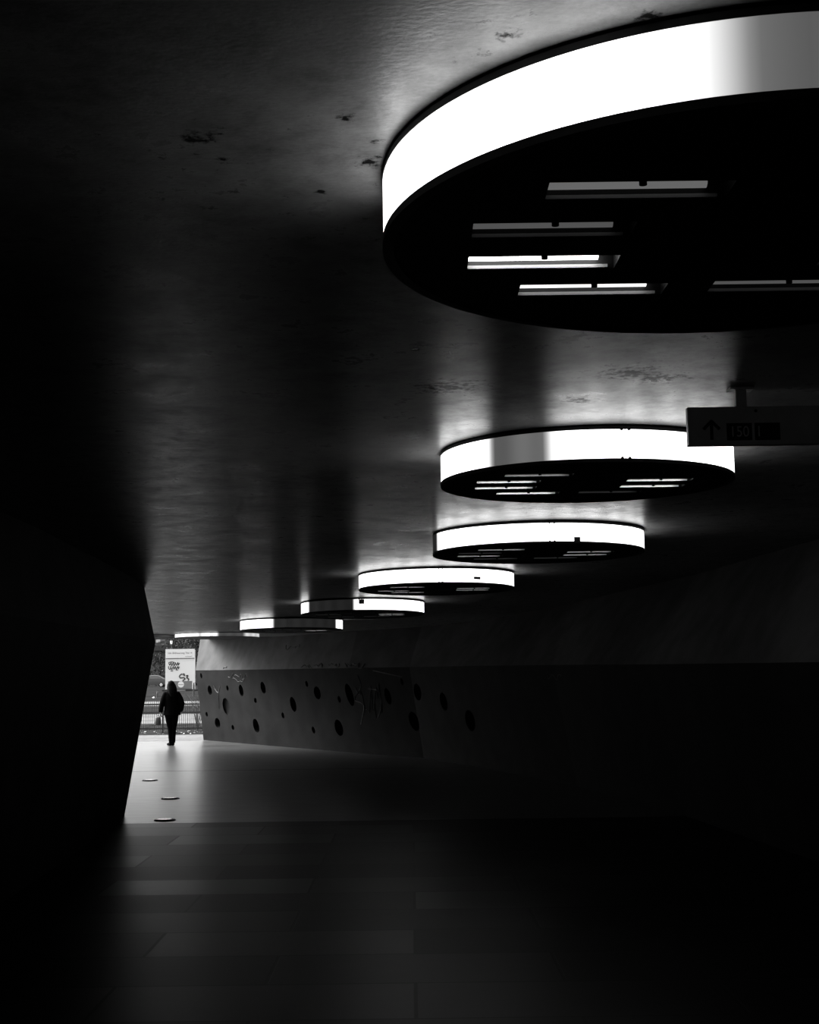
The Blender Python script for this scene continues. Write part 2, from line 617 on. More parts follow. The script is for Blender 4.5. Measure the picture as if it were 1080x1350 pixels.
for px, py, hw, hh, lean in PITS:
    hit, nrm, idx, dist = wall_bvh.ray_cast(EYE_V, ray_px(px, py).normalized())
    if hit is None:
        continue
    if nrm.dot(hit - EYE_V) > 0:
        nrm = -nrm
    upv = (Vector((0, 0, 1)) - nrm * nrm.z).normalized()
    side = upv.cross(nrm).normalized()
    fore = max(.35, abs(nrm.dot((hit - EYE_V).normalized())))
    sc = dist / F_PX
    a, b = hw * sc / fore * 1.0, hh * sc
    R = Matrix((side, upv, nrm)).transposed().to_4x4()
    r = bmesh.ops.create_uvsphere(cutters, u_segments=20, v_segments=12, radius=1)
    bmesh.ops.transform(cutters, matrix=Matrix.Translation(hit + nrm * .0) @ R @ Matrix.Rotation(-lean, 4, 'Z') @ Matrix.Diagonal((a, b, (.06 if (hw == 5 and px < 300) else min(.5, max(a, .08) * 3)), 1)), verts=r['verts'])
cut = finish(cutters, 'pit_cutter', M_WALL_SHADE)
evaluated(wall_right, [('BOOLEAN', dict(operation='DIFFERENCE', object=cut, solver='EXACT', use_self=True))])
bpy.data.objects.remove(cut)

# left wall: same creased profile, ending in a rounded corner, then bending away to the left
L_FLOOR = [(-3.2, -7.5), (-3.3, 0), (-3.45, 6), (-3.62, 13), (-3.9, 18.6), (-4.02, 19.5), (-4.12, 19.95), (-4.35, 20.4), (-5.0, 22.0), (-7.2, 30.5), (-11.0, 33.0)]
L_CREASE = [(-2.8, -7.5), (-2.88, 0), (-3.0, 6), (-3.2, 13), (-3.5, 18.4), (-3.58, 19.3), (-3.68, 19.9), (-4.0, 20.5), (-4.75, 22.0), (-6.9, 30.5), (-10.7, 33.3)]
L_TOP = [(-3.1, -7.5), (-3.2, 0), (-3.3, 6), (-3.45, 13), (-3.7, 18.6), (-3.77, 19.4), (-3.86, 19.95), (-4.15, 20.5), (-4.85, 22.0), (-7.05, 30.5), (-10.9, 33.1)]
LZ = [2.43, 2.43, 2.43, 2.43, 2.42, 2.42, 2.41, 2.41, 2.4, 2.3, 2.25]
lrows = [[(x, y, 0) for x, y in L_FLOOR], [(x, y, z) for (x, y), z in zip(L_CREASE, LZ)], [(x, y, ceil_z(x, y) + .02) for x, y in L_TOP]]
lth = [(-1.4, 0, 0)] * 5 + [(-1.4, -.2, 0)] * 3 + [(-1.2, -.6, 0)] * 3
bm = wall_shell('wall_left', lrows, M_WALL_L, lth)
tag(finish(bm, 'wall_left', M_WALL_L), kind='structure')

bm = bmesh.new()
box(bm, (.8, -8.0, 1.9), (10.5, .8, 3.9))  # added behind the view to keep sky light out of the tunnel
tag(finish(bm, 'wall_back_block', M_WALL_L), kind='structure')


# ------------------------------------------------------------------ graffiti on the right wall
def scribble_on(name, pts_px, r, m, label):
    """a painted line that follows the wall surface"""
    bv = BVHTree.FromPolygons([v.co for v in wall_right.data.vertices], [tuple(p.vertices) for p in wall_right.data.polygons])
    bm = bmesh.new()
    for stroke in pts_px:
        out = []
        for p in smooth_curve([(x, y, 0) for x, y in stroke], 5):
            hit, nrm, i, d = bv.ray_cast(EYE_V, ray_px(p.x, p.y).normalized())
            if hit is None:
                continue
            if nrm.dot(hit - EYE_V) > 0:
                nrm = -nrm
            out.append(hit + nrm * .003)
        if len(out) > 2:
            tube(bm, out, r, 5)
    o = finish(bm, name, m, wall_right)
    if label:
        o['label'] = label
    return o


rg = random.Random(3)


def tagline(x0, x1, y, h, n):
    pts = []
    for i in range(n):
        pts.append((x0 + (x1 - x0) * i / (n - 1) + rg.uniform(-1.5, 1.5), y + rg.uniform(-h, h)))
    return pts


scribble_on('graffiti', [[(282, 904), (284, 909), (288, 913), (290, 904)], [(288, 913), (288.5, 922), (289, 934)]], .012, M_CHALK, 'pale spray-painted letter with a long tail')
scribble_on('graffiti', [tagline(302, 326, 892, 4.5, 12), tagline(308, 322, 896, 3, 7)], .008, M_CHALK, 'pale looping spray tag below the wall crease')
scribble_on('graffiti', [[(472, 890), (476, 905), (468, 922), (480, 930), (476, 955)], tagline(470, 505, 918, 20, 16), [(486, 908), (500, 912), (503, 930), (497, 948), (494, 925)], [(492, 884), (515, 889), (530, 892)]], .010, M_CHALK, 'tangled faded spray lettering on the lower wall')
scribble_on('graffiti', [tagline(722, 741, 893, 3.5, 10)], .005, M_CHALK, 'small pale spray tag in the dark stretch of wall')
scribble_on('graffiti', [tagline(377, 395, 853, 3.5, 12)], .012, M_INK, 'small dark spray tag high on the upper wall')
scribble_on('graffiti', [tagline(397, 411, 879, 3.2, 8), tagline(415, 426, 878, 4, 8), tagline(433, 448, 878, 4, 9), tagline(455, 480, 877, 4, 14)], .011, M_INK, 'row of dark spray letters just above the wall crease')
scribble_on('graffiti', [tagline(294, 298, 880.5, 1, 6)], .02, M_INK, 'short dark smudge above the wall crease')


# ------------------------------------------------------------------ ring lamps
def ramp_material(name, stops):
    """diffuser glow that depends on which of the lamp's tubes work: stops of (angle in degrees, strength)"""
    m, nt, p = nodes_of(name)
    p.inputs['Base Color'].default_value = (.22, .22, .22, 1)
    p.inputs['Roughness'].default_value = .5
    p.inputs['Emission Color'].default_value = (1, 1, 1, 1)
    tc = add(nt, 'ShaderNodeTexCoord')
    sx = add(nt, 'ShaderNodeSeparateXYZ')
    nt.links.new(tc.outputs['Object'], sx.inputs[0])
    at = add(nt, 'ShaderNodeMath', operation='ARCTAN2')
    nt.links.new(sx.outputs['Y'], at.inputs[0])
    nt.links.new(sx.outputs['X'], at.inputs[1])
    mr = add(nt, 'ShaderNodeMapRange')
    mr.inputs['From Min'].default_value = -PI
    mr.inputs['From Max'].default_value = PI
    nt.links.new(at.outputs[0], mr.inputs['Value'])
    cr = add(nt, 'ShaderNodeValToRGB')
    el = cr.color_ramp.elements
    while len(el) > 1:
        el.remove(el[-1])
    for i, (a, v) in enumerate(stops):
        e = el[0] if i == 0 else el.new((a + 180) / 360)
        e.position = (a + 180) / 360
        e.color = (v, v, v, 1)
    nt.links.new(mr.outputs[0], cr.inputs[0])
    # faint bars where one tube ends and the next begins
    sn = add(nt, 'ShaderNodeMath', operation='SINE')
    ml = add(nt, 'ShaderNodeMath', operation='MULTIPLY')
    ml.inputs[1].default_value = 26
    nt.links.new(at.outputs[0], ml.inputs[0])
    nt.links.new(ml.outputs[0], sn.inputs[0])
    m2 = add(nt, 'ShaderNodeMath', operation='MULTIPLY_ADD')
    m2.inputs[1].default_value = .12
    m2.inputs[2].default_value = .88
    nt.links.new(sn.outputs[0], m2.inputs[0])
    m3 = add(nt, 'ShaderNodeMath', operation='MULTIPLY')
    nt.links.new(m2.outputs[0], m3.inputs[0])
    nt.links.new(cr.outputs[0], m3.inputs[1])
    m4 = add(nt, 'ShaderNodeMath', operation='MULTIPLY')
    m4.inputs[1].default_value = LAMP
    nt.links.new(m3.outputs[0], m4.inputs[0])
    nt.links.new(m4.outputs[0], p.inputs['Emission Strength'])
    return m


TUBE = {'on': emit('tube_on', 7.0), 'mid': emit('tube_half', 1.6), 'low': emit('tube_low', .13), 'dim': emit('tube_dim', .08), 'off': mat('tube_off', .15, rough=.4)}
# slot positions on the underside, as fractions of the lamp radius: (start, end, middle)
SLOTS = [(-.59, -.14, -.445), (-.76, -.33, -.145), (-.76, -.33, .15), (-.59, -.14, .445), (.0, .45, -.445), (.26, .70, -.145), (.26, .70, .15), (.0, .45, .43)]
SLOT_W = .13


def ring_lamp(cx, cy, R, stops, glow, label, zs=1.0, bolts=(-90,), stickers=(), slots=True):
    z0 = ceil_z(cx, cy)
    sl = (ceil_z(cx, cy + .6) - ceil_z(cx, cy - .6)) / 1.2
    root = empty('ring_lamp', (cx, cy, z0), (math.atan(sl), 0, 0))
    tag(root, label, 'ceiling lamp', 'drum lamps along the underpass ceiling')
    t1, t2, t3 = .030 * zs, .200 * zs, .222 * zs
    bm = bmesh.new()
    lathe(bm, [(R - .05, 0.006), (R - .022, 0.006), (R - .022, -.008), (R, -.010), (R + .002, -t1), (R - .05, -t1)])
    finish(bm, 'top_trim', M_RIM, root)
    bm = bmesh.new()
    lathe(bm, [(R, -t1), (R, -t2), (R - .012, -t2), (R - .012, -t1)], 128)
    finish(bm, 'diffuser', ramp_material('diffuser_glow', stops), root, smooth=False)
    bm = bmesh.new()
    lathe(bm, [(R + .003, -t2), (R + .003, -t3), (R - .03, -t3), (R - .03, -t2)], 128)
    finish(bm, 'bottom_rim', M_RIM, root)
    # underside plate with real slots
    bm = bmesh.new()
    N = 96
    vs_ = [bm.verts.new(((R - .03) * math.cos(2 * PI * k / N), (R - .03) * math.sin(2 * PI * k / N), -t3 + .004)) for k in range(N)]
    edges = [bm.edges.new((vs_[k], vs_[(k + 1) % N])) for k in range(N)]
    if slots:
        for a, b, v in SLOTS:
            q = [bm.verts.new((u * R, w * R, -t3 + .004)) for u, w in ((a, v - SLOT_W / 2), (b, v - SLOT_W / 2), (b, v + SLOT_W / 2), (a, v + SLOT_W / 2))]
            edges += [bm.edges.new((q[k], q[(k + 1) % 4])) for k in range(4)]
    bmesh.ops.triangle_fill(bm, edges=edges, use_beauty=True)
    if slots:      # drop any faces that closed a slot
        kill = []
        for f in bm.faces:
            c = f.calc_center_median()
            for a, b, v in SLOTS:
                if a * R < c.x < b * R and abs(c.y - v * R) < SLOT_W / 2 * R:
                    kill.append(f)
                    break
        bmesh.ops.delete(bm, geom=kill, context='FACES_ONLY')
    r = bmesh.ops.extrude_face_region(bm, geom=list(bm.faces))
    bmesh.ops.translate(bm, vec=(0, 0, .012), verts=[g for g in r['geom'] if isinstance(g, bmesh.types.BMVert)])
    finish(bm, 'underside', M_BLACK, root)
    if slots:
        H = .055
        for k, (a, b, v) in enumerate(SLOTS):
            g = glow[k] if k < len(glow) else 'off'
            x0, x1, y0, y1 = a * R, b * R, (v - SLOT_W / 2) * R, (v + SLOT_W / 2) * R
            zb = -t3 + .014
            bm = bmesh.new()
            th = .006
            box(bm, ((x0 + x1) / 2, (y0 + y1) / 2, zb + H + th / 2), (x1 - x0 + 2 * th, y1 - y0 + 2 * th, th))
            box(bm, ((x0 + x1) / 2, y0 - th / 2, zb + H / 2), (x1 - x0 + 2 * th, th, H))
            box(bm, ((x0 + x1) / 2, y1 + th / 2, zb + H / 2), (x1 - x0 + 2 * th, th, H))
            box(bm, (x0 - th / 2, (y0 + y1) / 2, zb + H / 2), (th, y1 - y0, H))
            box(bm, (x1 + th / 2, (y0 + y1) / 2, zb + H / 2), (th, y1 - y0, H))
            tray = finish(bm, 'slot_tray', M_BLACK, root)
            bm = bmesh.new()
            tube(bm, [(x0 + .004, y1 - .022, zb + H - .026), (x1 - .05, y1 - .022, zb + H - .026)], .017, 10)
            finish(bm, 'tube', TUBE[g], tray)
            bm = bmesh.new()
            box(bm, ((x0 + x1) / 2 - .01, y1 - .006, zb - .004), (x1 - x0 - .02, .010, .010))
            finish(bm, 'slot_lip', M_INNER, tray)
            bm = bmesh.new()
            tube(bm, [((x0 + x1) / 2, y0 + .003, -t3 + .006), ((x0 + x1) / 2, y0 + .003, -t3 - .004)], .010, 10)
            finish(bm, 'slot_catch', M_BLACK, tray)
    for ang in bolts:
        A = math.radians(ang)
        for zz in (-t1, -t2):
            for da in (-.022, .022):
                bm = bmesh.new()
                c = Vector(((R + .004) * math.cos(A + da / R), (R + .004) * math.sin(A + da / R), zz))
                tube(bm, [c, c + Vector((math.cos(A), math.sin(A), 0)) * .008], .0085, 10)
                finish(bm, 'bolt', M_BLACK, root)
        bm = bmesh.new()
        box(bm, ((R + .001) * math.cos(A), (R + .001) * math.sin(A), -(t1 + t2) / 2), (.002, .003, t2 - t1), A)
        finish(bm, 'joint', M_RIM, root)
    for ang, zz, w, h in stickers:
        A = math.radians(ang)
        bm = bmesh.new()
        c = Vector(((R + .002) * math.cos(A), (R + .002) * math.sin(A), -zz))
        box(bm, c, (.002, w, h), A)
        o = finish(bm, 'sticker', M_GREY_TAPE, root)
    return root


B, D, X = 1.0, .035, .004
L1 = ring_lamp(.96, 3.80, 1.024, [(-180, B), (-114, B), (-108, .3), (-102, .06), (-96, .03), (-60, .02), (-40, X), (30, X), (45, .07), (110, .07), (125, X), (168, X), (178, B)],  # faint far-side glow is added to light the front of the sign
               ['low', 'dim', 'on', 'mid', 'off', 'dim', 'dim', 'dim'], 'largest drum lamp, overhead at the top right, its band brightest on the left')
L2 = ring_lamp(1.14, 8.80, .934, [(-180, B), (-141, B), (-133, .03), (-112, .05), (-102, B), (-40, B), (20, B), (30, .1), (150, .1), (170, B)],
               ['mid', 'on', 'on', 'on', 'off', 'on', 'on', 'low'], 'second drum lamp, partly behind the 150 route sign, with a dim gap', bolts=(-83,))
L3 = ring_lamp(1.275, 13.695, 1.048, [(-180, X), (-165, X), (-160, B), (15, B), (25, X)],
               ['mid', 'low', 'mid', 'low', 'off', 'mid', 'mid', 'low'], 'third drum lamp with a small patterned sticker on its lit band', bolts=(-88,), stickers=((-75, .185, .062, .05),))
L4 = ring_lamp(.345, 18.33, 1.031, [(-180, B), (10, B), (20, X), (165, X), (175, B)],
               ['mid', 'off', 'mid', 'mid', 'off', 'mid', 'mid', 'off'], 'fourth drum lamp, evenly lit, with a dark blot on the right of its band', bolts=(-88,), stickers=((-61, .145, .10, .035),))
L5 = ring_lamp(-.8175, 23.45, 1.043, [(-180, B), (-151, B), (-146, .006), (-97, .004), (-91, B), (10, B), (20, X), (165, X), (175, B)],
               ['off', 'low', 'off', 'low', 'off', 'mid', 'mid', 'low'], 'fifth drum lamp, its band dark left of centre and bright on the right', stickers=((-89, .07, .09, .075),))
L6 = ring_lamp(-2.415, 27.94, 1.031, [(-180, B), (-112, B), (-104, .007), (-28, .004), (-20, B), (5, B), (12, X), (165, X), (175, B)],
               ['off', 'off', 'off', 'off', 'off', 'off', 'on', 'off'], 'sixth drum lamp, lit on its left end and a sliver at its right end')
L7 = ring_lamp(-4.78, 34.1, 1.03, [(-180, .4), (-110, .4), (-106, .15), (-102, .4), (-84, .4), (-80, .02), (-46, .02), (-40, .2), (0, .2), (10, X), (165, X), (175, .4)],
               [], 'seventh drum lamp, a thin lit strip just above the white notice board', zs=.47, slots=False)
L8 = ring_lamp(-6.98, 34.6, 1.03, [(-180, .4), (-62, .4), (-58, X), (10, X), (165, X), (175, .4)],
               [], 'farthest drum lamp, partly hidden behind the left wall', zs=.33, slots=False)

# ------------------------------------------------------------------ hanging direction sign
sg = empty('direction_sign', (1.76, 6.9, 3.175))
tag(sg, 'dark hanging direction sign with an up arrow and route 150', 'sign')
bm = bmesh.new()
box(bm, (0, 0, 0), (.69, .05, .197))
bevel(bm, .004)
finish(bm, 'board', M_SIGN, sg)
bm = bmesh.new()
zc = ceil_z(1.76, 6.9) - 3.175
box(bm, (-.068, 0, (zc + .0985) / 2), (.055, .03, zc - .0985 - .002))
finish(bm, 'hanger', M_SIGN, sg)
bm = bmesh.new()
box(bm, (-.068, 0, zc - .008), (.12, .09, .012))
finish(bm, 'ceiling_plate', M_SIGN, sg)
ax = -.227
bm = bmesh.new()
box(bm, (ax, -.0265, -.030), (.016, .003, .082))
for s in (-1, 1):
    vs4 = box(bm, (0, 0, 0), (.016, .003, .062))
    bmesh.ops.transform(bm, matrix=Matrix.Translation((ax + s * .019, -.0268, .005)) @ Matrix.Rotation(s * -.78, 4, 'Y'), verts=vs4)
finish(bm, 'arrow', M_SIGN_INK, sg)
bm = bmesh.new()
box(bm, (-.087, -.026, -.031), (.128, .003, .088))
b1 = finish(bm, 'route_panel', M_SIGN_INK, sg)
text_part('number', '150', .078, M_SIGN, b1, (-.087, -.0285, -.033), sx=.86, depth=.001)
bm = bmesh.new()
box(bm, (.055, -.026, -.031), (.128, .003, .088))
b2 = finish(bm, 'route_panel', M_SIGN_INK, sg)
text_part('number', '1', .078, M_SIGN, b2, (.012, -.0285, -.033), sx=.86, depth=.001)
bm = bmesh.new()
tube(bm, [(.0, -.024, .075), (.0, -.029, .075)], .008, 12)
finish(bm, 'screw', M_SIGN_INK, sg)

# ------------------------------------------------------------------ round steel covers in the floor
cv = [(-4.86, 25.84, 'round steel floor cover farthest from the camera, nearest the walking person'), (-3.83, 22.08, 'round steel floor cover, the middle of three and farthest right'), (-3.35, 18.9, 'round steel floor cover nearest the camera, beside the floor seam')]
for i, (x, y, lab) in enumerate(cv):
    t = empty('floor_cover', (x, y, 0))
    tag(t, lab, 'floor cover', 'round covers set in the floor')
    bm = bmesh.new()
    lathe(bm, [(.105, -.002), (.145, -.002), (.145, .006), (.135, .012), (.105, .012)], 48)
    finish(bm, 'rim', M_BLACK, t)
    bm = bmesh.new()
    tube(bm, [(0, 0, -.002), (0, 0, .014), (0, 0, .018)], [.108, .108, .095], 48)
    finish(bm, 'lid', M_STEEL, t)


# ------------------------------------------------------------------ person
def hand_bits(bm, wrist, fwd, palm_n, curl=.9, size=.092):
    """palm, four fingers and a thumb as tubes starting at the wrist"""
    fwd = Vector(fwd).normalized()
    n = Vector(palm_n).normalized()
    side = fwd.cross(n).normalized()
    n = side.cross(fwd).normalized()
    w = Vector(wrist)
    for k in range(4):
        s = (k - 1.5) * .021
        tube(bm, [w + side * s * .5, w + fwd * .05 + side * s, w + fwd * size + side * s * 1.05], [.016, .015, .012], 8)
        L = [.062, .075, .070, .052][k]
        p = w + fwd * size + side * s * 1.05
        pts = [p]
        ang = 0
        for seg in (.42, .33, .25):
            ang += curl
            d = fwd * math.cos(ang) + n * math.sin(ang)
            p = p + d * L * seg * 1.15
            pts.append(p)
        tube(bm, pts, [.0105, .0095, .0088, .0075], 8)
    b = w + fwd * .03 - side * .02
    tube(bm, [b, b - side * .028 + fwd * .02 + n * .008, b - side * .034 + fwd * .05 + n * .022, b - side * .028 + fwd * .075 + n * .034], [.014, .0125, .0105, .0085], 8)


pers = empty('person', (-6.58, 38.03, 0), (0, 0, .22))
tag(pers, 'person with long dark hair in a black jacket and trousers walking away with a bag', 'person')
bm = bmesh.new()
# head facing away (+y) and a little to the left
ball(bm, (-.02, .01, 1.635), (.078, .098, .112), 24)
ball(bm, (-.025, .045, 1.575), (.055, .06, .055), 16)
tube(bm, [(-.028, .095, 1.65), (-.031, .122, 1.61), (-.030, .105, 1.595)], [.010, .016, .012], 8)       # nose
tube(bm, [(-.052, .092, 1.565), (-.030, .104, 1.563), (-.006, .094, 1.565)], [.007, .009, .007], 8)     # lips
for s in (-1, 1):
    ball(bm, (-.022 + s * .078, .0, 1.625), (.012, .022, .034), 10)                                      # ears
    ball(bm, (-.026 + s * .031, .088, 1.645), (.014, .012, .011), 10)                                    # eyelids
tube(bm, [(-.01, -.005, 1.40), (-.015, 0, 1.5), (-.018, .005, 1.58)], [.075, .056, .055], 16)
tube(bm, [(.0, 0, .78), (.01, 0, .92), (.01, 0, 1.1), (.0, 0, 1.28), (.0, 0, 1.40), (-.005, 0, 1.45)], 0, 20,
     ell=[(.165, .115), (.175, .125), (.145, .10), (.165, .11), (.165, .10), (.08, .06)])
LH = (-.295, .02, .905)
RH = (.245, .08, .93)
tube(bm, [(-.16, 0, 1.39), (-.215, -.01, 1.25), (-.255, -.02, 1.13), (-.28, 0, 1.0), LH], [.06, .052, .046, .04, .03], 14)
tube(bm, [(.16, 0, 1.39), (.235, -.02, 1.25), (.285, -.035, 1.13), (.27, .03, 1.02), RH], [.06, .052, .046, .04, .03], 14)
hand_bits(bm, LH, (-.05, .02, -1), (1, .0, 0), curl=.85)
hand_bits(bm, RH, (-.25, .25, -.9), (-1, .2, 0), curl=.35)
tube(bm, [(-.075, 0, .86), (-.06, .01, .66), (-.035, .015, .49), (-.02, .0, .28), (-.005, -.005, .09)], [.095, .08, .058, .05, .038], 16)
tube(bm, [(.095, 0, .86), (.085, .0, .66), (.065, .02, .49), (.055, -.01, .28), (.045, -.03, .09)], [.095, .08, .058, .05, .038], 16)
tube(bm, [(-.005, -.02, .06), (-.04, .04, .045), (-.075, .10, .03)], [.036, .036, .028], 12)
tube(bm, [(.045, -.05, .06), (.045, .03, .045), (.03, .12, .03)], [.036, .036, .028], 12)
body = finish(bm, 'body', M_SKIN, pers)
evaluated(body, [('REMESH', dict(mode='VOXEL', voxel_size=.0065)), ('SMOOTH', dict(factor=.4, iterations=3))])
body.data.polygons.foreach_set('use_smooth', [True] * len(body.data.polygons))

# jacket
bm = bmesh.new()
tube(bm, [(.02, 0, .82), (.018, 0, .90), (.012, 0, 1.05), (.005, 0, 1.2), (0, 0, 1.33), (0, 0, 1.42), (-.005, 0, 1.47), (-.012, 0, 1.52)], 0, 28,
     ell=[(.235, .175), (.225, .168), (.20, .15), (.195, .145), (.205, .14), (.19, .125), (.12, .095), (.075, .075)])
tube(bm, [(-.155, 0, 1.40), (-.215, -.01, 1.27), (-.26, -.02, 1.13), (-.285, 0, 1.0), (-.297, .015, .90)], [.082, .076, .07, .064, .056], 16)
tube(bm, [(.155, 0, 1.40), (.235, -.02, 1.27), (.29, -.035, 1.13), (.275, .03, 1.02), (.25, .07, .925)], [.082, .076, .07, .064, .056], 16)
for s in (-1, 1):
    ball(bm, (s * .165, 0, 1.395), (.075, .085, .07), 16)
jk = finish(bm, 'jacket', M_COAT, pers)
evaluated(jk, [('REMESH', dict(mode='VOXEL', voxel_size=.011)), ('SMOOTH', dict(factor=.5, iterations=4))])
jk.data.polygons.foreach_set('use_smooth', [True] * len(jk.data.polygons))

bm = bmesh.new()
tube(bm, [(.01, 0, .76), (.01, 0, .86)], 0, 20, ell=[(.175, .125), (.18, .13)])
tube(bm, [(-.075, 0, .84), (-.06, .01, .66), (-.035, .015, .49), (-.02, 0, .28), (-.005, -.005, .075)], [.108, .092, .073, .066, .06], 16)
tube(bm, [(.095, 0, .84), (.085, 0, .66), (.065, .02, .49), (.055, -.01, .28), (.045, -.03, .075)], [.108, .092, .073, .066, .06], 16)
tr = finish(bm, 'trousers', M_COAT, pers)
evaluated(tr, [('REMESH', dict(mode='VOXEL', voxel_size=.011)), ('SMOOTH', dict(factor=.5, iterations=3))])
for pts in ([(-.0, -.045, .045), (-.02, .0, .045), (-.05, .06, .040), (-.09, .125, .032)], [(.045, -.075, .045), (.045, -.02, .045), (.042, .06, .040), (.03, .15, .032)]):
    bm = bmesh.new()
    tube(bm, pts, [.040, .045, .044, .030], 14)
    for v in bm.verts:
        v.co.z = max(v.co.z, 0.0)
    finish(bm, 'shoe', M_COAT, pers, smooth=True)
bm = bmesh.new()
ball(bm, (-.015, -.022, 1.655), (.096, .104, .108), 24)
tube(bm, [(-.01, -.055, 1.64), (.0, -.085, 1.53), (.015, -.12, 1.42), (.02, -.13, 1.32)], 0, 20, ell=[(.096, .06), (.105, .065), (.10, .045), (.06, .03)])
tube(bm, [(.055, .0, 1.66), (.085, -.02, 1.56), (.10, -.05, 1.46), (.095, -.08, 1.38)], [.045, .052, .05, .03], 12)
tube(bm, [(-.085, .0, 1.66), (-.095, -.02, 1.57), (-.09, -.06, 1.47)], [.035, .04, .025], 12)
hr = finish(bm, 'hair', M_HAIR, pers)
evaluated(hr, [('REMESH', dict(mode='VOXEL', voxel_size=.010)), ('SMOOTH', dict(factor=.5, iterations=4))])

bag = empty('handbag', (-6.94, 37.96, .555), (0, 0, .22))
tag(bag, 'soft grey handbag hanging from the walking person\'s left hand', 'bag')
bm = bmesh.new()
tube(bm, [(0, 0, .0), (0, 0, .03), (0, 0, .10), (0, 0, .19), (0, 0, .225)], 0, 20, ell=[(.07, .04), (.088, .055), (.09, .06), (.078, .045), (.055, .024)])
finish(bm, 'pouch', M_BAG, bag, smooth=True)
bm = bmesh.new()
tube(bm, smooth_curve([(-.045, 0, .20), (-.03, 0, .245), (.012, .01, .272), (.05, .005, .245), (.048, 0, .20)], 6), .007, 8)
finish(bm, 'handle', M_BAG, bag, smooth=True)

# ------------------------------------------------------------------ railing fence outside
FY = 46.3
fence = empty('railing_fence', (-8.3, FY, 0))
tag(fence, 'black upright-bar railing fence along the far edge of the pavement', 'fence')
fx0, fx1 = -2.4, 2.6
for z in (.93, .66, .14):
    bm = bmesh.new()
    box(bm, ((fx0 + fx1) / 2, 0, z), (fx1 - fx0, .035, .05))
    finish(bm, 'rail', M_FENCE, fence)
bmb = bmesh.new()
box(bmb, (0, -.0, .55), (.013, .013, .98))
bar0 = finish(bmb, 'bar', M_FENCE, fence)
nb = 72
bar0.location.x = fx0 + .03
for i in range(1, nb):
    c = bar0.copy()
    COL.objects.link(c)
    c.location.x = fx0 + .03 + (fx1 - fx0 - .06) * i / (nb - 1)
bm = bmesh.new()
box(bm, (0, .03, .5), (.055, .055, 1.0))
bevel(bm, .008)
p0 = finish(bm, 'post', M_FENCE, fence)
for x in (-2.3, 2.5):
    c = p0.copy()
    COL.objects.link(c)
    c.location.x = x

# leaf litter at the foot of the fence
bm = bmesh.new()
for i in range(70):
    x, y = -8.3 + random.uniform(-2.5, 2.5), FY + random.uniform(-1.2, .9)
    s = random.uniform(.02, .06)
    vs4 = box(bm, (0, 0, 0), (s * 1.6, s, .012))
    bmesh.ops.transform(bm, matrix=Matrix.Translation((x, y, .012)) @ Euler((random.uniform(-.3, .3), random.uniform(-.3, .3), random.uniform(0, 6))).to_matrix().to_4x4(), verts=vs4)
tag(finish(bm, 'leaf_litter', M_PALE), 'pale scraps of litter scattered along the fence foot', 'litter', kind='stuff')


def twig_shrub(loc, h, n, label):
    t = empty('bare_shrub', loc)
    tag(t, label, 'shrub')
    rr = random.Random(int(h * 100))
    bm = bmesh.new()
    for i in range(n):
        a = rr.uniform(0, 2 * PI)
        sp = rr.uniform(.1, .4) * h
        p1 = Vector((math.cos(a) * sp * .4, math.sin(a) * sp * .4, h * .45))
        p2 = Vector((math.cos(a) * sp, math.sin(a) * sp, h * rr.uniform(.75, 1)))
        tube(bm, [(0, 0, 0), p1, p2], [.012, .009, .004], 6)
        for k in range(3):
            q = p1.lerp(p2, rr.random())
            tube(bm, [q, q + Vector((rr.uniform(-.25, .25), rr.uniform(-.25, .25), rr.uniform(.05, .25)))], [.007, .003], 5)
    finish(bm, 'stems', M_BARK, t)
    return t


twig_shrub((-7.35, 47.6, 0), 1.15, 12, 'bare twiggy shrub behind the right end of the railing fence')


# bollards
def bollard(x, y, h, lab):
    t = empty('bollard', (x, y, 0))
    tag(t, lab, 'bollard', 'dark posts in front of the notice board')
    bm = bmesh.new()
    tube(bm, [(0, 0, 0), (0, 0, h - .06), (0, 0, h)], [.07, .07, .04], 12)
    finish(bm, 'shaft', M_FENCE, t)
    bm = bmesh.new()
    tube(bm, [(0, 0, h), (0, 0, h + .09)], [.06, .045], 12)
    finish(bm, 'cap', M_FENCE, t)


def gp(px, py, y):
    r = ray_px(px, py)
    return EYE_V + r * (y / r.y)


def gz(px, py):
    r = ray_px(px, py)
    return EYE_V + r * (-EYE / r.z)


q = gz(207.5, 919.5)
bollard(q.x, q.y, .42, 'shorter dark post left of the notice board')
q = gz(255.5, 918)
bollard(q.x, q.y, 1.05, 'taller dark post in front of the right foot of the notice board')
q = gz(202.5, 921)
bm = bmesh.new()
ball(bm, (0, 0, .07), (.085, .085, .075), 14)
for v in bm.verts:
    v.co.x += .02 * math.sin(v.co.z * 60)
    v.co.z += .012 * math.sin(v.co.x * 50)
tag(finish(bm, 'litter_ball', M_WHITE, loc=(q.x, q.y, 0), smooth=True), 'small crumpled white scrap lying on the asphalt left of the person', 'litter')

